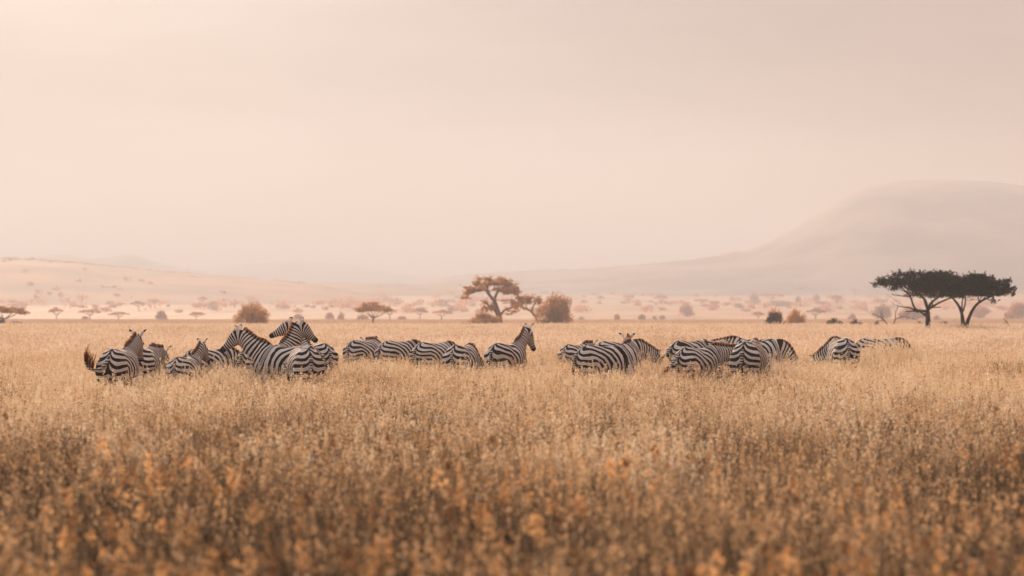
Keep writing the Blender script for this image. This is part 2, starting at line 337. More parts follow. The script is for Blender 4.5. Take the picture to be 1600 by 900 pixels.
# ------------------------------------------------------------------ grass
hidden = bpy.data.collections.new('grass_tufts')      # instance sources of the grass, not part of the scene
def tuft(name, size, n_stem, n_blade, w, seed, hi=.70, segs=2, seedn=9, hs=.12, seedsz=.016, mats=('stem', 'blade', 'seed'), sprd=.11):
    rs = np.random.default_rng(seed); V = []; Q = []; T = []; mq = []; mt = []; A = []; n = 0
    def put(v, q, t, m, tone):
        nonlocal n
        V.append(v); A.append(np.broadcast_to(tone, len(v)))
        if q is not None: Q.append(q + n); mq.append(np.full(len(q), m))
        if t is not None: T.append(t + n); mt.append(np.full(len(t), m))
        n += len(v)
    def ribbons(base, top, bend, wid, m, tone):
        k = len(base); ts = np.linspace(0, 1, segs + 1)
        ang = rs.uniform(0, np.pi, k); side = np.stack([np.cos(ang), np.sin(ang), np.zeros(k)], -1)
        rows = []
        for t in ts:
            c = base * (1 - t) + top * t + bend * (t * t - t) * -1.0
            ww = wid * (1 - .75 * t) / 2
            rows.append(np.stack([c - side * ww[:, None], c + side * ww[:, None]], 1))
        v = np.stack(rows, 1).reshape(k, -1, 3); m2 = (segs + 1) * 2
        q = np.concatenate([np.array([[2 * i, 2 * i + 1, 2 * i + 3, 2 * i + 2]]) for i in range(segs)])
        q = (q[None] + (np.arange(k) * m2)[:, None, None]).reshape(-1, 4)
        put(v.reshape(-1, 3), q, None, m, np.repeat(tone, m2))
    # clumped bases
    nc = max(4, int(size * size * 9)); cc = rs.uniform(-size / 2, size / 2, (nc, 2))
    def bases(k):
        b = cc[rs.integers(0, nc, k)] + rs.normal(size=(k, 2)) * .09 * (1 + size * .3); return np.concatenate([b, np.zeros((k, 1))], 1)
    b = bases(n_blade); h = rs.uniform(.25, .62, n_blade) * hi / .7
    lean = rs.normal(size=(n_blade, 2)) * .16
    top = b + np.concatenate([lean, h[:, None]], 1)
    bend = np.concatenate([-lean * 1.2, np.full((n_blade, 1), .0)], 1)
    ribbons(b, top, bend, rs.uniform(1.0, 2.2, n_blade) * w * 1.6, 1, rs.uniform(0, 1, n_blade))
    b = bases(n_stem); h = rs.normal(hi * .90, .125, n_stem).clip(.3, hi * 1.4)
    lean = rs.normal(size=(n_stem, 2)) * .09 + np.array([.03, 0])
    top = b + np.concatenate([lean, h[:, None]], 1)
    tone = rs.uniform(0, 1, n_stem)
    ribbons(b, top, np.concatenate([-lean * .8, np.zeros((n_stem, 1))], 1), np.full(n_stem, w), 0, tone)
    # seed heads: a loose panicle of small spikelets round the upper stem
    k = n_stem; t = rs.uniform(0, 1, (k, seedn)); L_ = rs.uniform(.5, 1.2, k)[:, None] * hs
    ax = np.concatenate([lean * .9, h[:, None]], 1); ax /= np.linalg.norm(ax, axis=1)[:, None]
    c = top[:, None] - ax[:, None] * (t * L_)[..., None] + rs.normal(size=(k, seedn, 3)) * (hs * sprd * (.4 + t))[..., None]
    v, q, _ = leaves(c.reshape(-1, 3), rs.uniform(.6, 1.3, k * seedn) * seedsz, rs)
    put(v, q, None, 2, np.repeat(np.repeat(tone, seedn), 4))
    Fs = [np.concatenate(Q)]; mi = [np.concatenate(mq)]
    me = make_mesh(name, np.concatenate(V), Fs, [M[q] for q in mats], mi=mi, attrs={'tone': np.concatenate(A)})
    o = bpy.data.objects.new(name, me); return o

def grass_object(name, protos, pts, scl, idx, label):
    c = bpy.data.collections.new(name + '_tufts')
    for p in protos: c.objects.link(p)
    me = bpy.data.meshes.new(name); me.vertices.add(len(pts)); me.vertices.foreach_set('co', np.asarray(pts, np.float32).ravel())
    a = me.attributes.new('scl', 'FLOAT_VECTOR', 'POINT'); a.data.foreach_set('vector', np.asarray(scl, np.float32).ravel())
    a = me.attributes.new('rotz', 'FLOAT', 'POINT'); a.data.foreach_set('value', rng.uniform(0, 6.283, len(pts)).astype(np.float32))
    a = me.attributes.new('idx', 'INT', 'POINT'); a.data.foreach_set('value', np.asarray(idx, np.int32))
    o = obj(name, me); tag(o, label, 'grass', kind='stuff')
    gt = bpy.data.node_groups.new(name + '_scatter', 'GeometryNodeTree')
    gt.interface.new_socket('Geometry', in_out='INPUT', socket_type='NodeSocketGeometry'); gt.interface.new_socket('Geometry', in_out='OUTPUT', socket_type='NodeSocketGeometry')
    n = gt.nodes; l = gt.links
    gi = n.new('NodeGroupInput'); go = n.new('NodeGroupOutput'); ip = n.new('GeometryNodeInstanceOnPoints'); ci = n.new('GeometryNodeCollectionInfo')
    ci.inputs['Collection'].default_value = c; ci.inputs['Separate Children'].default_value = True; ci.inputs['Reset Children'].default_value = True
    def na(nm, ty): 
        q = n.new('GeometryNodeInputNamedAttribute'); q.data_type = ty; q.inputs['Name'].default_value = nm; return q
    s = na('scl', 'FLOAT_VECTOR'); r = na('rotz', 'FLOAT'); ix = na('idx', 'INT'); cx = n.new('ShaderNodeCombineXYZ')
    l.new(gi.outputs[0], ip.inputs['Points']); l.new(ci.outputs[0], ip.inputs['Instance']); ip.inputs['Pick Instance'].default_value = True
    l.new(ix.outputs['Attribute'], ip.inputs['Instance Index']); l.new(r.outputs['Attribute'], cx.inputs['Z']); l.new(cx.outputs[0], ip.inputs['Rotation'])
    l.new(s.outputs['Attribute'], ip.inputs['Scale']); l.new(ip.outputs[0], go.inputs[0])
    md = o.modifiers.new('scatter', 'NODES'); md.node_group = gt
    return o

def field(d0, d1, step, margin):
    ys = np.arange(d0, d1, step); P = []
    for y in ys:
        hw = .262 * y + margin; xs = np.arange(-hw, hw, step); P.append(np.stack([xs, np.full(len(xs), y)], -1))
    P = np.concatenate(P); P += rng.uniform(-.5, .5, P.shape) * step * .9
    return P
def hscale(P):
    h = 1 + .10 * vnoise(P[:, 0], P[:, 1], 4, 2.1) + .07 * vnoise(P[:, 0], P[:, 1], 6, .7) + rng.normal(size=len(P)) * .08
    px = 800 + P[:, 0] / P[:, 1] * F
    h += .6 * np.exp(-((px - 1392) / 52) ** 4) * np.exp(-((P[:, 1] - 54.3) / 1.8) ** 2)     # taller stand by the far right zebra
    return h
near = [tuft('tuft', .8, 80, 130, .0040, 20 + k, seedn=12, seedsz=.012, segs=3) for k in range(6)]
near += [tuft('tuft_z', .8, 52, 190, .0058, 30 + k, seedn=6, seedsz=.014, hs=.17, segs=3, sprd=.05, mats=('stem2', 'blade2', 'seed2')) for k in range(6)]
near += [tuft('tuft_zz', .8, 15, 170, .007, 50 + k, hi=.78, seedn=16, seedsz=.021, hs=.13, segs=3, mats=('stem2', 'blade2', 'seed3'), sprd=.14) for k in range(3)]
P = field(6.5, 62, .56, 4.0); z = G(P[:, 0], P[:, 1]); h = hscale(P)
mixp = np.interp(P[:, 1], [8, 13, 18, 26, 38, 52], [1.15, 1.02, .82, .50, .26, .06]) + .25 * vnoise(P[:, 0], P[:, 1], 8, 1.7) * (P[:, 1] < 40)   # tufts with shade put into their colours take over towards the viewer
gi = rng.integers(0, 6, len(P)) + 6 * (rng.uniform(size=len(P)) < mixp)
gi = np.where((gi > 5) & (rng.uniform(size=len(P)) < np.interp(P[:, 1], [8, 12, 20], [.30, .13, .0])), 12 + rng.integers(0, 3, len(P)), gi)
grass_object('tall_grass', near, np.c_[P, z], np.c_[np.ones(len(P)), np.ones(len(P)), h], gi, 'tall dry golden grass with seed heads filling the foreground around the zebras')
mid = [tuft('plain_tuft', 2.6, 330, 250, .010, 40 + k, seedn=5, seedsz=.030, mats=('stemp', 'bladep', 'stemp')) for k in range(4)]
P = field(62, 330, 1.9, 8.0); z = G(P[:, 0], P[:, 1]); h = hscale(P)
grass_object('plain_grass', mid, np.c_[P, z], np.c_[np.ones(len(P)), np.ones(len(P)), h], rng.integers(0, 4, len(P)), 'pale dry grass covering the plain behind the zebras up to the trees')
far = [tuft('far_tuft', 7, 420, 260, .03, 60 + k, seedn=3, seedsz=.08, mats=('stem3', 'stem3', 'stem3')) for k in range(3)]
P = field(330, 900, 5.6, 20.0); z = G(P[:, 0], P[:, 1]); h = hscale(P)
grass_object('far_grass', far, np.c_[P, z], np.c_[np.ones(len(P)), np.ones(len(P)), h * .9], rng.integers(0, 3, len(P)), 'hazy dry grass among the distant trees')

# ------------------------------------------------------------------ zebras
def ang_dir(elev, yaw):            # x forward, y left ; yaw positive = to the animal's right
    e, a = R(elev), R(-yaw); return np.array([math.cos(e) * math.cos(a), math.cos(e) * math.sin(a), math.sin(e)])

UU = np.linspace(0, 3.2, 800)
LAM = np.interp(UU, [0, .55, .72, .9, 1.15, 1.3, 1.8, 1.95, 3.2], [.145, .128, .098, .088, .092, .100, .088, .062, .050])
PHI = np.concatenate([[0], np.cumsum((UU[1:] - UU[:-1]) / LAM[1:])])

def zebra_meshes(ne, ny, hp, hy, seed, tail, nl=.60):
    rs = np.random.default_rng(seed); fine = rs.uniform(1.02, 1.28)
    parts = MB()
    def lf(P, ra, rb, n=14): V, Q, T = loft(P, ra, rb, n); parts.add(V, Q, T)
    fat = rs.uniform(.97, 1.06)
    tx = [-.79, -.745, -.66, -.52, -.36, -.18, .02, .22, .38, .52, .64, .73]
    tz = [1.01, 1.0, .98, .972, .955, .93, .905, .905, .925, .945, .95, .95]
    ty = [.05, .135, .215, .272, .282, .285, .305, .292, .262, .225, .17, .09]
    tr = [.10, .185, .262, .315, .322, .325, .345, .355, .36, .345, .28, .17]
    lf([(a, 0, b) for a, b in zip(tx, tz)], np.array(ty) * fat, tr, 20)
    for s in (-1, 1):
        j = rs.uniform(-.10, .10)
        lf([(-.56, .10 * s, 1.16), (-.60, .135 * s, 1.02), (-.585, .155 * s, .88), (-.53, .165 * s, .74), (-.50 + j * .4, .155 * s, .62), (-.62 + j, .15 * s, .49), (-.615 + j, .145 * s, .40), (-.585 + j, .14 * s, .20), (-.575 + j, .14 * s, .10), (-.55 + j, .14 * s, .05), (-.54 + j, .14 * s, 0)],
           [.08, .145, .150, .125, .085, .055, .045, .035, .042, .045, .055], [.10, .185, .205, .185, .125, .075, .055, .04, .045, .05, .06], 12)
        j = rs.uniform(-.10, .10)
        lf([(.44, .13 * s, 1.0), (.46, .16 * s, .84), (.46 + j * .3, .165 * s, .66), (.46 + j * .6, .15 * s, .50), (.47 + j, .145 * s, .40), (.46 + j, .14 * s, .2), (.46 + j, .14 * s, .1), (.49 + j, .14 * s, .05), (.50 + j, .14 * s, 0)],
           [.07, .105, .085, .06, .055, .034, .04, .045, .055], [.12, .15, .105, .07, .06, .038, .045, .05, .06], 12)
    # neck: bezier from the shoulders to the poll
    P0 = np.array([.44, 0, 1.03]); dn = ang_dir(ne, ny); P2 = P0 + dn * (nl + .16)
    d0 = ang_dir(ne * .35 + 12, ny * .15); P1 = P0 + d0 * .30
    t = np.linspace(0, 1, 9)[:, None]; NK = (1 - t) ** 2 * P0 + 2 * t * (1 - t) * P1 + t * t * P2
    tt = t[:, 0]
    lf(NK, np.interp(tt, [0, .3, .6, 1], [.17, .135, .10, .082]), np.interp(tt, [0, .3, .6, 1], [.29, .24, .185, .150]), 16)
    # head
    dh = ang_dir(hp, hy); HL = .53
    hs_ = np.array([-.10, -.03, .06, .15, .25, .34, .42, .48, .525])
    _, up_h, _ = frame_of(dh)
    HP = P2 + np.outer(hs_, dh) - np.outer(np.interp(hs_, [0, .2, .5], [0.0, .025, .035]), up_h)
    lf(HP, [.045, .082, .098, .098, .078, .062, .058, .062, .035], [.05, .115, .150, .148, .115, .085, .070, .070, .04], 14)
    V = np.concatenate(parts.V)
    me = make_mesh('raw', V, [np.concatenate(parts.Q), np.concatenate(parts.T)])
    to = bpy.data.objects.new('raw', me); COL.objects.link(to)
    rm = to.modifiers.new('r', 'REMESH'); rm.mode = 'VOXEL'; rm.voxel_size = .024
    sm_ = to.modifiers.new('s', 'SMOOTH'); sm_.factor = .5; sm_.iterations = 5
    dg = bpy.context.evaluated_depsgraph_get(); ev = to.evaluated_get(dg); m2 = bpy.data.meshes.new_from_object(ev)
    bpy.data.objects.remove(to); bpy.data.meshes.remove(me)
    nv = len(m2.vertices); co = np.empty(nv * 3, np.float32); m2.vertices.foreach_get('co', co); co = co.reshape(-1, 3).astype(float)
    # spine coordinate: x along the trunk, then arc length along neck and head
    sp = [np.array([x, 0, .95]) for x in np.linspace(-.8, .30, 14)] + list(NK[1:]) + list(P2 + np.outer(np.linspace(.05, .53, 9), dh))
    sp = np.array(sp); arc = np.concatenate([[0], np.cumsum(np.linalg.norm(np.diff(sp, axis=0), axis=1))]) - .8
    def spine_s(c):
        d2 = ((c[:, None, :] - sp[None]) ** 2).sum(-1); d2 -= d2.min(1)[:, None]
        wgt = np.exp(-d2 / (2 * .075 ** 2)); return (wgt * arc).sum(1) / wgt.sum(1)
    nzs = [rs.uniform(0, 6.28, 3) for _ in range(5)]; frq = [rs.normal(size=3) * q for q in (2.5, 4.5, 6.5, 9, 12)]
    def wob(c): return sum(np.sin(c @ f + p[0]) * a for f, p, a in zip(frq, nzs, (.34, .26, .20, .16, .10)))
    off = rs.uniform(0, 1)
    def fields(c):
        s = spine_s(c); z = c[:, 2]; x = c[:, 0]
        tor = 1 - sstep(.2, .42, s); s = np.where(x < .2, x, s)
        rear = 1 - sstep(-.62, -.45, x)
        ze = z - rear * .16 * np.exp(-(np.abs(c[:, 1]) / .055)) * sstep(.7, 1.0, z)
        dx = s + .55; dz = ze - .60
        wz = (1 - .60 * sstep(.35, 1.0, dx)) * tor
        dx = np.where(dx < 0, dx * .35, dx)
        u = np.sqrt(dx ** 2 + (dz * wz) ** 2)
        # front legs: bands across the leg
        fl = (1 - sstep(.50, .72, z)) * sstep(.25, .4, x) * (1 - sstep(.6, .75, s))
        ph = np.interp(u, UU, PHI) * fine + wob(c) * .5 + off
        ph = ph * (1 - fl) + (z / .075) * fl
        duty = np.full(len(c), .12) + .15 * np.sin(c @ frq[1])
        duty -= 1.6 * (1 - sstep(.46, .56, z)) * sstep(-.35, -.2, x) * (1 - sstep(.3, .4, x)) * (np.abs(c[:, 1]) < .3)   # pale belly
        duty -= .25 * (1 - sstep(.62, .85, z)) * (1 - sstep(-.5, -.3, x))        # thinner bands on the inner haunch
        duty = np.where(s > arc[-9], duty + .05, duty)
        dark = sstep(arc[-1] - .17, arc[-1] - .07, s) * (s > arc[-9])
        dors = (1 - sstep(.018, .030, np.abs(c[:, 1]))) * sstep(1.18, 1.24, z) * (s < .5)     # dorsal line
        rl = (1 - sstep(.014, .026, np.abs(c[:, 1]))) * (1 - sstep(-.74, -.70, x)) * sstep(.85, .95, z)
        dark = np.clip(dark + dors + rl + (z < .06) * (np.abs(c[:, 1]) > .05) * 1.0, 0, 1)
        return ph, duty, dark
    for nm, a in zip(('phase', 'duty', 'dark'), fields(co)):
        at = m2.attributes.new(nm, 'FLOAT', 'POINT'); at.data.foreach_set('value', a.astype(np.float32))
    m2.materials.clear(); m2.materials.append(M['zebra']); m2.name = 'zebra_body'
    m2.polygons.foreach_set('use_smooth', np.ones(len(m2.polygons), bool)); m2.update()
    # mane: upright crest of hair blades
    mn = MB(); K = 420; kk = rs.uniform(0, 1, K) ** .95
    NKf = np.array([np.interp(kk, tt, NK[:, q]) for q in range(3)]).T
    tg = np.gradient(NK, axis=0); tgf = np.array([np.interp(kk, tt, tg[:, q]) for q in range(3)]).T
    rbf = np.interp(kk, [0, .3, .6, 1], [.29, .235, .175, .135])
    Vm = []; Fc = []
    for q in range(K):
        t_, d_, s_ = frame_of(tgf[q]); root = NKf[q] + d_ * (rbf[q] - .035) + s_ * rs.uniform(-.016, .016)
        hgt = (.02 + .092 * min(1, kk[q] * 3.2) ** .8) * rs.uniform(.75, 1.12)
        tip = root + (d_ + t_ * rs.normal(.10, .10) + s_ * rs.normal(0, .10)) * hgt
        wv = t_ * .014 + s_ * rs.normal(0, .006)
        Vm += [root - wv, root + wv, tip + wv * .55, tip - wv * .4]; Fc.append([4 * q, 4 * q + 1, 4 * q + 2, 4 * q + 3])
    # forelock
    Vmane, Fmane = Vm, Fc; Vm = []; Fc = []; nf = 0
    for q in range(60):
        root = P2 + dh * rs.uniform(-.06, .06) + up_h * .085; tip = root + (up_h * .9 + dh * .5 + rs.normal(size=3) * .15) * .085
        wv = np.cross(up_h, dh) * .010
        Vm += [root - wv, root + wv, tip + wv * .5, tip - wv * .5]; b4 = 4 * (nf + q); Fc.append([b4, b4 + 1, b4 + 2, b4 + 3])
    def hair(nm, Vm, Fc):
        Vm = np.array(Vm); a, b, c = fields(Vm); b = b * 0 + .1
        return make_mesh(nm, Vm, [np.array(Fc)], [M['mane']], attrs=dict(phase=a, duty=b, dark=b * 0, tip=np.tile([.05, .05, .85, .85], len(Fc))))
    m_mane = hair('zebra_mane', Vmane, Fmane), hair('zebra_forelock', Vm, Fc)
    # ears: cupped leaf shapes
    ears = []
    side = np.cross(up_h, dh); side /= np.linalg.norm(side)
    for s in (-1, 1):
        root = P2 + dh * (-.015) + up_h * .075 + side * s * .055
        ax = up_h * .5 + side * s * rs.uniform(.45, .8) - dh * rs.uniform(.4, .7); ax /= np.linalg.norm(ax)
        fr = dh * .5 + side * s * .6; fr -= (fr @ ax) * ax; fr /= np.linalg.norm(fr); wd = np.cross(ax, fr)
        ts = np.linspace(0, 1, 8); Ve = []; LE = .19
        for t1 in ts:
            ww = .052 * (math.sin(math.pi * min(1, t1 * .86 + .12)) ** .7) + .002
            for a1 in np.linspace(-1.25, 1.25, 7):
                Ve.append(root + ax * t1 * LE + wd * math.sin(a1) * ww - fr * (math.cos(a1) * ww - .01))
        Ve = np.array(Ve); i = np.arange(7)[:, None]; j = np.arange(6)[None]
        q = np.stack([i * 7 + j, i * 7 + j + 1, (i + 1) * 7 + j + 1, (i + 1) * 7 + j], -1).reshape(-1, 4)
        mi = (np.repeat(np.arange(7), 6) >= 5).astype(int)
        ears.append(make_mesh('zebra_ear', Ve, [q], [M['ear'], M['ear_tip']], mi=[mi], smooth=True))
    eyes = []
    for s in (-1, 1):
        c = P2 + dh * .12 + up_h * .035 + side * s * .092
        eV, eQ, eT = loft([c - dh * .022, c - dh * .012, c + dh * .012, c + dh * .022], [.004, .018, .018, .004], [.004, .018, .018, .004], 8)
        eyes.append(make_mesh('zebra_eye', eV, [eQ, eT], [M['eye']], smooth=True))
    # tail
    r0 = np.array([-.77, 0, 1.10])
    if tail == 'hang': TP = [r0, (-.82, 0, 1.06), (-.845, .01, .92), (-.84, .02, .75), (-.835, .02, .62)]
    elif tail == 'flick': TP = [r0, (-.84, .10, .92), (-.86, .26, .87), (-.87, .38, .95), (-.87, .41, 1.06)]
    elif tail == 'swing': TP = [r0, (-.85, .02, 1.04), (-.94, .08, .90), (-1.02, .14, .78), (-1.10, .18, .68)]
    else: TP = [r0, (-.82, 0, 1.06), (-.85, -.02, .92), (-.86, -.05, .76), (-.85, -.09, .62)]
    TP = np.array(TP, float); tu = np.linspace(0, 1, 12)
    TP = np.array([np.interp(tu, np.linspace(0, 1, 5), TP[:, q]) for q in range(3)]).T
    for _ in range(2): TP[1:-1] = (TP[:-2] + TP[1:-1] * 2 + TP[2:]) / 4
    tV, tQ, tT = loft(TP, np.interp(tu, [0, 1], [.036, .018]), np.interp(tu, [0, 1], [.036, .018]), 8)
    sN = len(tV); m_tail = make_mesh('zebra_tail', tV, [tQ, tT], [M['zebra']], smooth=True, attrs=dict(phase=tV[:, 2] / .05, duty=np.zeros(sN), dark=np.zeros(sN)))
    Vt = []; Ft = []; dirn = TP[-1] - TP[-3]; dirn /= np.linalg.norm(dirn)
    if tail == 'flick': dirn = np.array([0, -.05, .95])
    q = 0
    for k in range(110):
        rt = TP[rs.integers(6, 12)] + rs.normal(size=3) * .012; ln = rs.uniform(.2, .42) * (.72 if tail == 'flick' else 1)
        d1 = dirn + rs.normal(size=3) * (.12 if tail != 'flick' else .13); md = rt + d1 * ln * .5; 
        g = np.array([0, 0, -1.0]) if tail != 'flick' else np.array([0, -.35, .2])
        tp = md + (d1 + g * .4) * ln * .5
        sd = np.cross(d1, rs.normal(size=3)); sd /= np.linalg.norm(sd); sd *= .007
        Vt += [rt - sd, rt + sd, md + sd, md - sd, tp + sd * .3, tp - sd * .3]; Ft += [[q, q + 1, q + 2, q + 3], [q + 3, q + 2, q + 4, q + 5]]; q += 6
    m_tuft = make_mesh('tail_tuft', np.array(Vt), [np.array(Ft)], [M['hair']])
    return m2, m_mane, ears, eyes, m_tail, m_tuft

# px of the rump, pixels per metre, heading (0 away, + right), scale, neck elevation, neck yaw, head pitch, head yaw, tail, eyes, label
ZB = [
 (176, 84, 4, 1.00, 31, 5, -48, -2, 'flick', 'zebra seen from behind flicking its dark tail, at the left end of the herd'),
 (221, 76, 1, .96, 6, 11, -62, 20, 'hang', 'zebra beside the tail-flicking one, rump to the camera and head hanging right'),
 (279, 77, 12, .83, 38, 2, -48, 12, 'curl', 'small zebra seen from behind with its brown-maned neck raised to the right'),
 (303, 72, 42, .92, -28, 5, -75, 0, 'hang', 'grazing zebra half hidden behind the small zebra, under a dark muzzle'),
 (483, 76, -74, 1.0, 38, -3, -38, -8, 'hang', 'zebra standing side on facing left with orange mane and raised head'),
 (507, 69.3, -32, 1.0, 56, -36, -24, -60, 'hang', 'zebra facing left whose long head rests behind the one facing right'),
 (394, 71.5, 42, 1.0, 58, 12, -40, 38, 'hang', 'zebra behind the pair with its dark muzzle pointing right over the striped rump'),
 (482, 83, -16, 1.0, -20, 0, -60, 0, 'hang', 'nearest zebra of the left group, broad rump and hanging tail to the camera'),
 (554, 58.5, 32, 1.0, 8, -55, -50, -45, 'curl', 'zebra with mane showing above its back, first of four in a row'),
 (605, 60, 40, 1.0, -42, 0, -70, 0, 'hang', 'grazing zebra with broad white haunch bands, second of four in a row'),
 (660, 64, 37, 1.0, -44, 0, -70, 0, 'hang', 'grazing zebra in the middle row, third of the four in a row'),
 (712, 70, 17, .98, -30, 8, -65, 10, 'curl', 'zebra with lowered brown neck, last of the four in a row'),
 (777, 67, 28, 1.0, 42, -2, -60, 30, 'hang', 'lone zebra near the centre with raised head and both ears up, looking right'),
 (888, 62, 28, .94, 10, -8, -45, 20, 'hang', 'zebra half hidden behind the large zebra right of centre, neck raised'),
 (918, 76, 56, 1.0, 22, -48, -50, -55, 'hang', 'large zebra right of centre with both ears raised above its back'),
 (943, 62, 56, 1.0, -14, 0, -50, 10, 'hang', 'zebra behind the large one with its lowered head and ears showing at the right'),
 (1060, 61, 44, 1.0, -45, 0, -70, 0, 'swing', 'grazing zebra with its tail swung out to the left, leftmost of the right group'),
 (1072, 76, 40, .97, 6, 8, -75, 10, 'swing', 'zebra in the front of the right group with a brown crest on its lowered neck'),
 (1102, 60, 34, 1.0, -40, 0, -70, 0, 'hang', 'zebra rump showing behind the back of the brown-crested zebra'),
 (1206, 56, -70, 1.0, 0, 0, -40, 0, 'hang', 'zebra at the back of the right group facing left with glowing orange mane'),
 (1164, 77, 17, 1.06, -12, 4, -60, 30, 'hang', 'large broad-banded zebra rump in the front of the right group with one ear pointing right'),
 (1160, 60, 74, 1.0, -46, 0, -65, 0, 'hang', 'dark narrow-striped zebra grazing at the right edge of the right group'),
 (1129, 69, 18, .97, -45, 0, -70, 0, 'hang', 'small piece of zebra back between the brown-crested and the broad-banded zebra'),
 (1322, 66, -2, 1.06, -26, -32, -64, -45, 'hang', 'zebra seen straight from behind on the far right with its head turned left'),
 (1350, 55, 76, 1.0, -42, 0, -60, 0, 'hang', 'zebra on the far right nearly hidden in tall grass, only its long back showing'),
]
for k, (px, ppm, hd, sc, ne, ny, hp, hy, tail, label) in enumerate(ZB):
    d = F / ppm; a = R(hd); fw = np.array([math.sin(a), math.cos(a)])
    x, y = px2x(px, d), d; pos = np.array([x, y]) + fw * .5 * sc
    root = bpy.data.objects.new('zebra', None); COL.objects.link(root); root.empty_display_size = .3
    root.location = (pos[0], pos[1], float(G(pos[0], pos[1]))); root.rotation_euler = (0, 0, math.atan2(fw[1], fw[0])); root.scale = (sc,) * 3
    tag(root, label, 'zebra', 'zebras of the herd')
    mb, mm_, ears, eyes, mt, mtt = zebra_meshes(ne, ny, hp, hy, 100 + k, tail)
    obj('body', mb, root); obj('mane', mm_[0], root); obj('forelock', mm_[1], root)
    for q in ears: obj('ear', q, root)
    for q in eyes: obj('eye', q, root)
    t = obj('tail', mt, root); obj('tail_tuft', mtt, t)

# ------------------------------------------------------------------ trees
def curve(p, n=8):
    p = np.array(p, float); u = np.linspace(0, 1, n); k = np.linspace(0, 1, len(p))
    c = np.array([np.interp(u, k, p[:, q]) for q in range(3)]).T
    c[1:-1] = (c[:-2] + 2 * c[1:-1] + c[2:]) / 4
    return c

def crown_cloud(rs, blobs, n, lo=.35):
    """points in ellipsoid blobs, denser to the shell; blobs (cx,cy,cz,rx,ry,rz)"""
    b = np.array(blobs, float); vol = (b[:, 3] * b[:, 4] * b[:, 5]) ** .75; k = rs.choice(len(b), n, p=vol / vol.sum())
    d = rs.normal(size=(n, 3)); d /= np.linalg.norm(d, axis=1)[:, None]; r = rs.uniform(lo, 1, n)[:, None] ** .6 * (1 + .12 * rs.normal(size=(n, 1)))
    return b[k, :3] + d * r * b[k, 3:]

def branching(mb, rs, start, dirn, length, rad, depth, ends, flat=.0, upb=.25, n=3):
    p = [np.array(start, float)]; dd = np.array(dirn, float); dd /= np.linalg.norm(dd)
    for q in range(4):
        dd = dd + rs.normal(size=3) * .16 + np.array([0, 0, upb * .12]); dd[2] *= (1 - flat * .25); dd /= np.linalg.norm(dd); p.append(p[-1] + dd * length / 4)
    mb.tube(curve(p, 6), np.linspace(rad, rad * .55, 6), 6)
    if depth == 0: ends.append(p[-1]); return
    for q in range(n):
        st = p[rs.integers(2, 5)] if q else p[-1]
        d2 = dd + rs.normal(size=3) * .65; d2[2] = d2[2] * (1 - flat * .5) + upb * .3
        branching(mb, rs, st, d2, length * rs.uniform(.6, .85), rad * .55, depth - 1, ends, flat, upb, n)

def tree_obj(name, label, cat, px, d, trunk, crown, group=None, z=None, sc=(1, 1, 1), rot=0.0, thing_name=None):
    x, y, g = Gp(px, d); r = bpy.data.objects.new(name, None); COL.objects.link(r)
    r.location = (x, y, g if z is None else z); r.scale = sc; r.rotation_euler = (0, 0, rot); tag(r, label, cat, group)
    if trunk is not None: obj('trunk' if cat == 'tree' else 'stems', trunk, r)
    if crown is not None: obj('crown' if cat == 'tree' else 'foliage', crown, r)
    return r

def framed_tree(px0, row0, D, limbs, blobs, nleaf, leaf, mleaf, mbark, seed, name, label, cat='tree', twigs=2, lowz=.35, depthf=.8, flat=.6, ts=1.0):
    """limbs: list of ([(px,row,depth m)...], r0, r1); blobs: (px,row,wpx,hpx, depth m offset). px/row at distance D"""
    rs = np.random.default_rng(seed); k = D / F; x0, y0, g = Gp(px0, D)
    zz = lambda row: CH + (HOR - row) * k - g
    mb = MB(); ends = []
    for pts, r0, r1 in limbs:
        c = curve([((p[0] - px0) * k, p[2], max(zz(p[1]), -.1)) for p in pts], 10)
        mb.tube(c, np.linspace(r0, r1, 10), 8)
        for q in range(twigs):
            i = rs.integers(5, 10); dr = (c[i] - c[i - 2]); dr /= np.linalg.norm(dr)
            branching(mb, rs, c[i], dr + rs.normal(size=3) * .4, rs.uniform(.5, .9) * ts, r1 * .6, 1, ends, flat=.5, upb=.35)
    tm = mb.build('trunk', [mbark])
    bl = []
    for (bx, br, bw, bh, dp) in blobs:
        # each mass is a handful of leafy tufts
        for q in range(max(6, int(bw * bh / 20))):
            ux, uy, uz = rs.uniform(-1, 1), rs.uniform(-1, 1), rs.uniform(-1, 1)
            if ux * ux + uy * uy > 1.0: continue
            w2 = bw / 2 * k; h2 = bh / 2 * k
            bl.append(((bx - px0) * k + ux * w2 * .88, dp + uy * w2 * depthf, zz(br) + uz * h2 * .65, min(w2, 30 * k) * rs.uniform(.12, .28) + .05, min(w2, 30 * k) * rs.uniform(.12, .28) + .05, min(h2, 12 * k) * rs.uniform(.18, .42) + .03))
    C = crown_cloud(rs, bl, nleaf, .2)
    sp = []                                                    # leafy sprigs that fray the outline
    for q in range(int(nleaf / 60)):
        b = bl[rs.integers(len(bl))]; a = rs.uniform(0, 6.28); dr = np.array([math.cos(a), math.sin(a), rs.uniform(-.5, 1.3)]); dr /= np.linalg.norm(dr)
        p = np.array(b[:3]) + dr * np.array(b[3:]) * .85; ln = rs.uniform(4, 11) * k * .8
        sp.append(p + dr * np.linspace(0, 1, 12)[:, None] * ln + rs.normal(size=(12, 3)) * .6 * k)
    C = np.concatenate([C] + sp); nleaf = len(C)
    V, Q, T = leaves(C, rs.uniform(.6, 1.3, nleaf) * leaf, rs, flat=.3)
    cm = make_mesh('crown', V, [Q], [mleaf])
    return tree_obj(name, label, cat, px0, D, tm, cm)

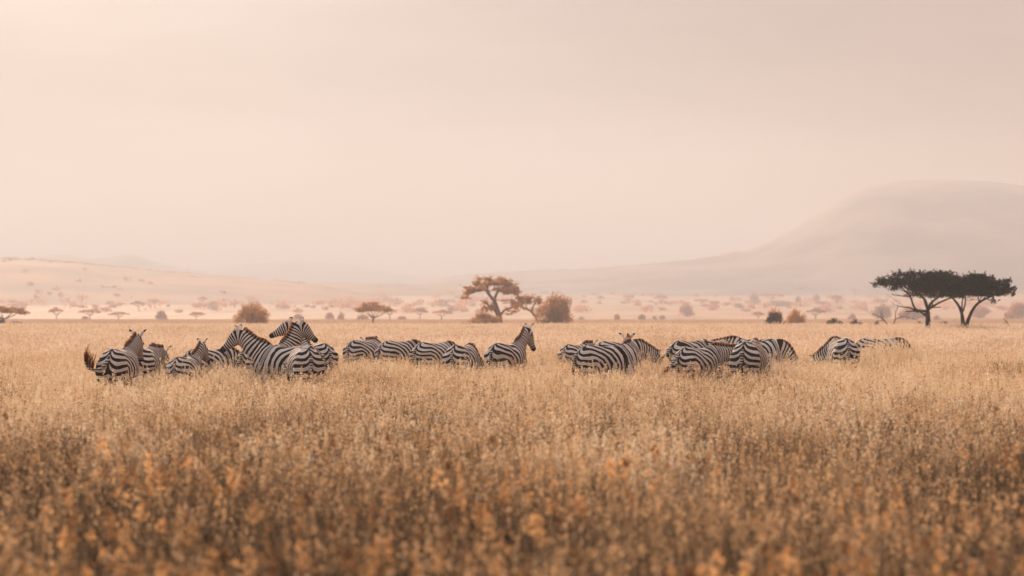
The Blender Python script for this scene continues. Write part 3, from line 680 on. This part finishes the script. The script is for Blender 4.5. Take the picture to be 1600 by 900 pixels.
DA = 130.0
framed_tree(1449, 514, DA, [
    ([(1449, 518, 0), (1450, 500, 0), (1449, 484, 0)], .19, .14),
    ([(1449, 486, 0), (1432, 486, .3), (1428, 474, .5), (1426, 462, .6), (1412, 448, 1.0)], .09, .04),
    ([(1435, 488, .2), (1422, 480, .1), (1411, 480, 0), (1400, 477, -.1)], .06, .02),
    ([(1440, 487, .2), (1422, 486, -.3), (1412, 487, -.5)], .05, .02),
    ([(1449, 484, 0), (1445, 470, -.4), (1430, 458, -1.0), (1408, 450, -1.4)], .10, .04),
    ([(1450, 484, 0), (1455, 474, .3), (1470, 464, .8), (1486, 458, 1.0)], .10, .04),
    ([(1450, 484, 0), (1462, 474, -.6), (1478, 466, -1.2), (1492, 464, -1.6)], .08, .03),
    ([(1449, 484, 0), (1448, 466, 1.0), (1444, 452, 1.8)], .08, .03),
    ([(1426, 464, .5), (1408, 462, .3), (1394, 460, .2)], .04, .015)],
    [(1440, 434, 92, 24, 0), (1390, 440, 44, 20, 0), (1374, 445, 22, 14, 0), (1420, 446, 60, 22, .3), (1470, 442, 70, 36, 0), (1490, 452, 44, 34, .5), (1450, 456, 70, 22, 0), (1480, 430, 40, 14, 0), (1404, 428, 28, 8, 0), (1500, 440, 30, 20, 0)],
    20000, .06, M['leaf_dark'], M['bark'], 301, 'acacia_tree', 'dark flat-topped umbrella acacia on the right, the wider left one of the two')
framed_tree(1507, 512, DA - 4, [
    ([(1506, 516, 0), (1504, 500, 0), (1503, 484, .1), (1495, 470, .4), (1488, 460, .8)], .15, .05),
    ([(1508, 516, 0), (1513, 498, 0), (1520, 480, -.2), (1530, 470, -.4), (1548, 462, -.8)], .13, .05),
    ([(1505, 486, 0), (1510, 474, .3), (1512, 460, .6)], .06, .03),
    ([(1503, 484, 0), (1500, 470, -.6), (1502, 458, -1.0)], .05, .03),
    ([(1535, 468, -.4), (1548, 464, .6), (1562, 460, 1.0)], .05, .02),
    ([(1528, 472, -.3), (1532, 460, .8), (1530, 450, 1.3)], .05, .02)],
    [(1520, 442, 66, 24, 0), (1550, 446, 60, 26, 0), (1575, 455, 28, 16, 0), (1500, 452, 40, 26, 0), (1530, 456, 70, 18, 0), (1530, 432, 46, 10, 0), (1583, 459, 12, 8, 0), (1553, 470, 10, 10, 0)],
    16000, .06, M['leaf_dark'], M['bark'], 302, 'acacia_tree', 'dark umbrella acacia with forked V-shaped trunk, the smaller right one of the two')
DM = 320.0
framed_tree(780, 509, DM, [
    ([(781, 513, 0), (780, 495, 0), (776, 482, 0), (772, 470, 0)], .55, .33),
    ([(772, 470, 0), (764, 460, 1), (756, 450, 2), (745, 446, 3)], .28, .10),
    ([(772, 470, 0), (776, 458, -1), (785, 450, -2), (797, 445, -3)], .25, .10),
    ([(764, 460, 1), (761, 448, 0), (765, 438, -1)], .19, .08),
    ([(781, 494, 0), (788, 484, 1), (800, 480, 2), (812, 484, 2)], .2, .08),
    ([(779, 492, 0), (772, 484, -1), (765, 478, -2), (756, 472, -3)], .25, .1),
    ([(785, 451, -2), (800, 456, -1), (812, 464, 0)], .2, .1),
    ([(756, 450, 2), (742, 455, 1), (728, 463, 0)], .2, .08)],
    [(768, 442, 62, 11, 0), (745, 452, 44, 11, 2), (795, 454, 40, 13, -2), (767, 438, 46, 9, 0), (787, 442, 38, 8, 3), (752, 442, 26, 7, -3), (740, 451, 26, 6, 0), (732, 458, 24, 6, 2), (728, 465, 16, 5, -2), (800, 449, 26, 8, -2), (808, 458, 16, 9, 2), (795, 456, 24, 6, 0), (770, 452, 30, 5, -3), (812, 480, 18, 12, 0), (800, 488, 22, 9, 2), (762, 482, 20, 16, -3), (756, 474, 14, 8, 2), (788, 470, 14, 5, 2)],
    21000, .13, M['leaf_brown'], M['bark_warm'], 303, 'broad_tree', 'tall airy brown tree in the centre of the plain with layered open crown', ts=1.6)
framed_tree(841, 505, DM + 30, [
    ([(841, 508, 0), (838, 496, 0), (831, 487, 0), (822, 482, 0)], .3, .13),
    ([(831, 487, 0), (833, 478, 2), (838, 472, 3)], .2, .1), ([(824, 483, 0), (812, 478, -1), (806, 474, -2)], .2, .1)],
    [(815, 470, 34, 14, 0), (835, 470, 26, 12, 2), (806, 478, 14, 10, -1), (824, 465, 20, 6, 0)],
    7000, .15, M['leaf_brown'], M['bark_warm'], 304, 'leaning_tree', 'slender tree leaning left between the tall airy tree and the round dense bush', ts=2)

def bush_mesh(seed, n, leaf, mleaf, wob=.25, spiky=.5):
    """unit bush: width 1 (x,y), height 1; base at z=0"""
    rs = np.random.default_rng(seed); mb = MB(); bl = []
    for q in range(9):
        a = rs.uniform(0, 6.28); e = rs.uniform(.5, 1.35); tip = np.array([math.cos(a) * math.cos(e) * .5, math.sin(a) * math.cos(e) * .5, math.sin(e) * .95])
        mid_ = tip * .5 + rs.normal(size=3) * .04; mb.tube(curve([(0.05 * math.cos(a), .05 * math.sin(a), -.05), mid_, tip], 6), np.linspace(.018, .005, 6), 5)
    for q in range(34):
        a = rs.uniform(0, 6.28); r = math.sqrt(rs.uniform(0, 1)) * .40; z = rs.uniform(.10, .86); k = 1 - max(0, z - .6) * .7
        s = rs.uniform(.11, .21); bl.append((math.cos(a) * r * k, math.sin(a) * r * k, z * (1 - .2 * (r / .4) ** 2), s, s, s))
    C = crown_cloud(rs, bl, n, .1)
    # sprigs sticking out of the outline
    for q in range(int(50 * spiky)):
        a = rs.uniform(0, 6.28); e = rs.uniform(.1, 1.5); d = np.array([math.cos(a) * math.cos(e) * .5, math.sin(a) * math.cos(e) * .5, math.sin(e) * .9])
        t = rs.uniform(.7, rs.uniform(.95, 1.14), 14)[:, None]; C = np.concatenate([C, d * t + rs.normal(size=(14, 3)) * .016])
    C[:, 2] = np.abs(C[:, 2])
    V, Q, T = leaves(C, rs.uniform(.6, 1.3, len(C)) * leaf, rs)
    return mb.build('stems', [M['bark_warm']]), make_mesh('foliage', V, [Q], [mleaf])

def flat_tree_mesh(seed, n, leaf, mleaf, hc=.62, th=.26, lean=0.0, mult=1):
    """unit umbrella tree: crown width 1, height 1 (z)"""
    rs = np.random.default_rng(seed); mb = MB(); top = np.array([lean * .3, 0, hc * .75])
    mb.tube(curve([(0, 0, -.05), (lean * .1 + rs.normal() * .02, 0, hc * .4), top], 8), np.linspace(.035, .022, 8), 6)
    bl = []
    for q in range(8):
        a = q / 8 * 6.28 + rs.normal() * .3; r = rs.uniform(.2, .42); tip = np.array([lean * .4 + math.cos(a) * r, math.sin(a) * r, hc + th * .3])
        mb.tube(curve([top, top * .5 + tip * .5 + np.array([0, 0, -.03]), tip], 6), np.linspace(.018, .006, 6), 5)
    for q in range(34):
        a = rs.uniform(0, 6.28); r = math.sqrt(rs.uniform(0, 1)) * .44; zt = hc + th * (.25 + .75 * (1 - (r / .5) ** 2) * rs.uniform(.3, 1))
        s = rs.uniform(.07, .13); bl.append((lean * .4 + math.cos(a) * r, math.sin(a) * r, zt, s, s, s * rs.uniform(.5, .8)))
    C = crown_cloud(rs, bl, n, .1)
    V, Q, T = leaves(C, rs.uniform(.6, 1.3, len(C)) * leaf, rs, flat=.3)
    return mb.build('trunk', [M['bark_warm']]), make_mesh('crown', V, [Q], [mleaf])

def put_px(kind, variant, px, base, wpx, hpx, D, name, label, cat, group=None):
    tm, cm = variant; x, y, g = Gp(px, D); k = D / F
    top = CH + (HOR - (base - hpx)) * k
    h = max(top - g, hpx * k * .6)
    return tree_obj(name, label, cat, px, D, tm, cm, group, sc=(wpx * k, wpx * k, h), rot=rng.uniform(0, 6.28))

def inv_d(row):       # distance at which the rising plain reaches this image row
    dd = np.linspace(850, 2900, 800); rr = HOR + (CH - np.interp(dd, PD, PZ)) / dd * F
    return float(dd[np.argmin(np.abs(rr - row))])

big_bush = bush_mesh(401, 5200, .030, M['leaf_brown']); big_bush2 = bush_mesh(402, 5200, .028, M['leaf_brown'])
dark_bush = bush_mesh(403, 3200, .036, M['leaf_olive'], spiky=.9); dark_low = bush_mesh(404, 1500, .045, M['leaf_olive'], spiky=1.0)
fb = [bush_mesh(410 + k, 500, .08, M['leaf_far'], spiky=.4) for k in range(4)]
ft = [flat_tree_mesh(420 + k, 700, .055, M['leaf_far'], hc=.5 + .07 * (k % 3), th=.34, lean=(-.2, .1, .25, 0)[k]) for k in range(4)]
acac = flat_tree_mesh(430, 4500, .028, M['leaf_brown'], hc=.46, th=.46)
# nearer plants on the edge of the plain
put_px('b', big_bush, 866, 507, 64, 53, DM, 'round_bush', 'large round dense brown bush right of the tall airy tree', 'bush')
put_px('b', big_bush2, 395, 512, 58, 46, 300, 'spiky_bush', 'spiky orange-brown bush standing alone above the left zebras', 'bush')
put_px('b', bush_mesh(405, 4000, .034, M['leaf_brown']), 757, 512, 56, 27, 300, 'bush', 'wide bush at the foot of the tall airy tree', 'bush')
put_px('b', fb[1], 724, 511, 14, 8, 300, 'bush', 'tiny bush left of the wide one under the tall airy tree', 'bush')
put_px('t', acac, 583, 505, 62, 37, 380, 'acacia_tree', 'small brown umbrella acacia standing alone left of the centre', 'tree')
put_px('t', flat_tree_mesh(431, 4500, .026, M['leaf_brown'], hc=.56, th=.36), 6, 508, 74, 32, 320, 'acacia_tree', 'brown flat-topped tree cut by the left edge of the photo', 'tree')
put_px('b', dark_bush, 1212, 512, 34, 28, 215, 'bush', 'dark twiggy bush below the large hill, in front of an orange bush', 'bush')
put_px('b', big_bush, 1243, 506, 34, 27, 330, 'bush', 'orange-brown bush just right of the dark twiggy bush', 'bush')
put_px('b', fb[0], 1210, 504, 28, 24, 520, 'bush', 'pale orange bush showing above the dark twiggy bush', 'bush')
for (px, b, w_, h_, D, lab) in [
    (1303, 511, 32, 14, 200, 'low dark shrub with sparse upright twigs, left of two low shrubs'), (1336, 510, 27, 11, 205, 'low dark rounded shrub, right of two low shrubs'),
    (1370, 510, 15, 9, 190, 'small low shrub at the foot of the bare branches'), (1436, 509, 20, 7, 260, 'flat low shrub left of the acacia trunk'),
    (1476, 509, 24, 7, 270, 'flat low shrub between the two acacia trunks'), (25, 510, 28, 8, 330, 'flat brown shrub under the tree at the left edge'),
    (2, 511, 14, 14, 320, 'brown shrub cut by the left edge of the photo'), (173, 512, 6, 6, 330, 'tiny dark shrub above the first zebra ears'),
    (256, 512, 7, 4, 330, 'tiny dark shrub right of the raised ears at far left'), (303, 511, 6, 6, 330, 'tiny dark round shrub left of the spiky bush'),
    (106, 511, 18, 4, 380, 'thin low strip of brown scrub near the left edge'), (443, 509, 8, 6, 400, 'tiny shrub right of the spiky bush'),
    (1402, 512, 12, 5, 260, 'tiny shrub right of the bare branches')]:
    put_px('b', dark_low, px, b, w_, h_, D, 'low_shrub', lab, 'shrub', 'low shrubs on the edge of the plain')

# dead bare branches
def dead(px0, row0, D, limbs, seed, label, name='dead_tree'):
    rs = np.random.default_rng(seed); k = D / F; x0, y0, g = Gp(px0, D); zz = lambda row: CH + (HOR - row) * k - g; mb = MB(); ends = []
    for pts, r0, r1 in limbs:
        c = curve([((p[0] - px0) * k, p[2], zz(p[1])) for p in pts], 10); mb.tube(c, np.linspace(r0, r1, 10), 6)
        for q in range(3): 
            i = rs.integers(3, 9); branching(mb, rs, c[i], c[i] - c[i - 2] + rs.normal(size=3) * .25, rs.uniform(.3, .6), r1 * .8, 1, ends, upb=.4, n=2)
    o = obj(name, mb.build(name, [M['bark_grey']]), None, (x0, y0, g)); tag(o, label, 'dead tree'); return o
dead(1390, 512, 165, [([(1389, 514, 0), (1383, 500, .2), (1372, 493, .3), (1364, 490, .3)], .06, .02), ([(1384, 502, .1), (1375, 500, -.3), (1368, 504, -.5)], .04, .015),
     ([(1394, 514, 0), (1399, 498, 0), (1400, 488, .2), (1406, 478, .4)], .06, .02), ([(1399, 499, 0), (1410, 494, -.2), (1422, 497, -.4), (1432, 500, -.5)], .04, .015),
     ([(1386, 506, 0), (1378, 494, .4), (1381, 482, .6)], .035, .015)], 501, 'bare dead branches spreading low above the grass left of the acacias')
dead(1574, 512, 160, [([(1578, 514, 0), (1576, 506, .1), (1571, 500, .2), (1569, 497, .3)], .045, .02)], 502, 'short crooked dead snag under the right end of the acacias', 'dead_snag')

# far trees and bushes on the rising plain: px, base row, width, height, kind, label
FAR = [
 (88, 503, 26, 26, 't', 'pale hazy flat-topped tree, second from the left edge'), (141, 503, 34, 22, 't', 'pale hazy flat-topped tree with a low shrub beneath it at left'),
 (133, 504, 12, 11, 'b', 'pale bush under the third hazy tree from the left'), (186, 501, 32, 16, 't', 'pale wide hazy tree left of the raised ears'),
 (218, 488, 28, 20, 't', 'faint hazy tree high on the left slope'), (242, 484, 16, 18, 't', 'faint small round-topped tree high on the left slope'),
 (252, 503, 19, 19, 'b', 'pale hazy bush above the tiny dark shrub at left'), (307, 500, 28, 15, 't', 'pale flat hazy tree left of the spiky bush'),
 (316, 480, 18, 19, 't', 'faint tree on the slope left of the spiky bush, upper'), (334, 486, 18, 16, 'b', 'faint bush on the slope left of the spiky bush, lower'),
 (368, 470, 14, 9, 'b', 'faint speck of a bush above the spiky bush'), (274, 460, 10, 7, 'b', 'faint speck of a bush high on the left hill slope'),
 (441, 484, 22, 12, 'b', 'faint low bush right of the spiky bush'), (466, 500, 16, 10, 'b', 'faint bush above the two crossed zebra heads'),
 (515, 504, 15, 17, 'b', 'pale upright bush, left one of the pair left of the lone brown acacia'), (533, 504, 13, 18, 'b', 'pale upright bush, right one of the pair left of the lone brown acacia'),
 (566, 505, 22, 15, 'b', 'pale bush under the left side of the lone brown acacia'), (609, 501, 26, 21, 't', 'pale tree behind the right side of the lone brown acacia'),
 (628, 502, 15, 9, 'b', 'pale low bush right of the lone brown acacia'), (656, 506, 24, 28, 't', 'pale ragged tree between the lone acacia and the tall airy tree'),
 (690, 502, 36, 21, 't', 'pale flat-topped tree left of the tall airy tree'), (692, 480, 22, 13, 'b', 'faint bush on the slope left of the tall airy tree'),
 (704, 488, 12, 9, 'b', 'faint little bush just left of the tall airy tree'), (908, 501, 11, 7, 'b', 'small pale bush right of the round dense bush'),
 (938, 474, 16, 14, 't', 'faint tree on the slope right of the round dense bush'), (964, 501, 11, 11, 'b', 'pale small bush right of centre, first of two alike'),
 (1003, 501, 13, 11, 'b', 'pale small bush right of centre, second of two alike'), (1023, 500, 8, 7, 'b', 'tiny pale bush right of the two alike pale bushes'),
 (1035, 499, 11, 7, 'b', 'tiny pale wide bush right of the two alike pale bushes'), (984, 472, 18, 12, 't', 'faint flat tree on the slope right of centre'),
 (1015, 484, 13, 8, 'b', 'faint bush on the slope above the tiny pale bushes'), (1033, 474, 24, 15, 't', 'faint broad tree on the slope right of centre'),
 (1072, 494, 26, 21, 'b', 'pale wedge-shaped bush on the slope above the right zebra group'), (1096, 480, 26, 14, 't', 'faint slanted tree above the wedge-shaped bush'),
 (1115, 484, 19, 14, 't', 'faint flat tree right of the wedge-shaped bush'), (1155, 482, 20, 9, 'b', 'faint low bush between the wedge-shaped and the dark twiggy bush'),
 (1178, 474, 20, 20, 'b', 'faint tall bush on the slope above the dark twiggy bush'), (1206, 474, 40, 18, 't', 'faint wide tree on the slope above the dark twiggy bush'),
 (1217, 480, 46, 11, 'b', 'faint low thicket on the slope above the orange bush'), (1185, 500, 22, 15, 't', 'pale small flat tree left of the dark twiggy bush'),
 (1253, 461, 26, 15, 'b', 'faint dense bush below the large hill'), (1247, 476, 12, 14, 'b', 'faint bush straight above the orange-brown bush'),
 (1276, 472, 12, 14, 'b', 'faint upright bush right of the orange-brown bush, upper'), (1284, 482, 28, 13, 't', 'faint flat tree right of the orange-brown bush'),
 (1275, 501, 34, 22, 't', 'pale orange mushroom-shaped tree right of the orange-brown bush'), (1307, 484, 16, 26, 't', 'faint thin tree above the low dark shrubs'),
 (1335, 463, 20, 12, 't', 'faint flat tree high on the slope left of the acacias'), (1331, 502, 14, 13, 'b', 'pale bush behind the right low dark shrub'),
 (1378, 499, 32, 25, 'b', 'orange bush behind the bare branches'), (1378, 478, 28, 13, 't', 'faint flat tree above the bare branches'),
 (1425, 502, 46, 24, 'b', 'wide orange bush left of the acacia trunk'), (1464, 503, 14, 11, 'b', 'small orange bush right of the first acacia trunk'),
 (1532, 498, 32, 23, 'b', 'pinkish round bush right of the forked acacia trunk'), (1577, 500, 20, 14, 'b', 'small pinkish bush below the right tip of the acacias'),
 (1593, 501, 34, 31, 'b', 'large pinkish bush cut by the right edge of the photo')]
for k, (px, b, w_, h_, kd, lab) in enumerate(FAR):
    D = inv_d(b) if b < 500 else 860 + 14 * (k % 5)
    v = (fb if kd == 'b' else ft)[k % 4]
    put_px(kd, v, px, b, w_, h_, D, 'hazy_bush' if kd == 'b' else 'hazy_tree', lab, 'bush' if kd == 'b' else 'tree', 'hazy trees and bushes on the far slope')

# far woodland lines and slope scrub nobody could count
rs = np.random.default_rng(77); C = []
for q in range(760):
    if q < 300: px = rs.uniform(820, 1750); D = rs.uniform(2350, 2550)
    elif q < 500: px = rs.uniform(-150, 760); D = 1250 + 700 * rs.uniform(0, 1) ** .8
    else: px = rs.uniform(700, 1750); D = rs.uniform(1300, 2300)
    x, y, g = Gp(px, D); s = rs.uniform(3.0, 9.0) * (1.25 if q < 330 else rs.choice([.35, .5, .8])); n = 60
    c = rs.normal(size=(n, 3)) * np.array([s * .8, s * .8, s * .28]) * .6 + np.array([x, y, g + s * .42]); C.append(c)
for q in range(60):                                    # scrub dotted over the left hill
    t = rs.uniform(0, 1) ** .7; px = rs.uniform(-150, 420); D = 1990.0 - 560 * t; top = CH + (HOR - np.interp(px, [-120, 0, 60, 130, 220, 300, 420, 520], [411, 406, 408, 414, 425, 431, 441, 449])) / F * 2000
    u = (2000 - D) / 620; xx = px2x(px, D); b0 = float(G(xx, D)) - 6; z = b0 + (top - b0) * (1 - float(sstep(0, 1, u))); z = max(z, b0 + 6)
    s = rs.uniform(1.5, 4.0); c = rs.normal(size=(26, 3)) * np.array([s, s, s * .35]) * .5 + np.array([px2x(px, 2000) * (1 + (D - 2000) / 2000 * .35), D, z + s * .3]); C.append(c)
for q in range(170):                                    # scrub along the ridge lines
    if q < 110: px = rs.uniform(-120, 470); D = 1990.0; row = np.interp(px, [-120, 0, 60, 130, 220, 300, 420, 520], [410, 405, 407, 413, 424, 430, 440, 448])
    else: px = rs.uniform(640, 1160); D = 2640.0; row = np.interp(px, [640, 700, 780, 860, 930, 1000, 1060, 1120, 1160], [445, 434, 427, 423, 421, 415, 410, 402, 394])
    s = rs.uniform(2.0, 6.0); c = rs.normal(size=(50, 3)) * np.array([s, s, s * .3]) * .6 + np.array([px2x(px, D), D, CH + (HOR - row) / F * D + s * .1]); C.append(c)
C = np.concatenate(C)
V, Q, T = leaves(C, rs.uniform(.6, 1.2, len(C)) * 1.3, rs)
o = obj('distant_woodland', make_mesh('distant_woodland', V, [Q], [M['leaf_far']])); tag(o, 'thin hazy lines of far woodland and scrub below the hills', 'woodland', kind='stuff')

# ------------------------------------------------------------------ haze
hv = np.array([(x, y, z) for x in (-6200, 6200) for y in (-6200, 6200) for z in (-3, 222.0)])
hq = np.array([(0, 1, 3, 2), (4, 6, 7, 5), (0, 4, 5, 1), (2, 3, 7, 6), (0, 2, 6, 4), (1, 5, 7, 3)])
hm = bpy.data.materials.new('dusty_haze'); hm.use_nodes = True; n = hm.node_tree.nodes
n.remove(n['Principled BSDF']); pv = n.new('ShaderNodeVolumePrincipled')
pv.inputs['Density'].default_value = HAZE['density']; pv.inputs['Anisotropy'].default_value = HAZE['g']; pv.inputs['Color'].default_value = (*HAZE['color'], 1)
hm.node_tree.links.new(pv.outputs[0], n['Material Output'].inputs['Volume'])
o = obj('haze', make_mesh('haze', hv, [hq], [hm])); tag(o, 'warm dusty haze over the whole plain', 'haze', kind='stuff')
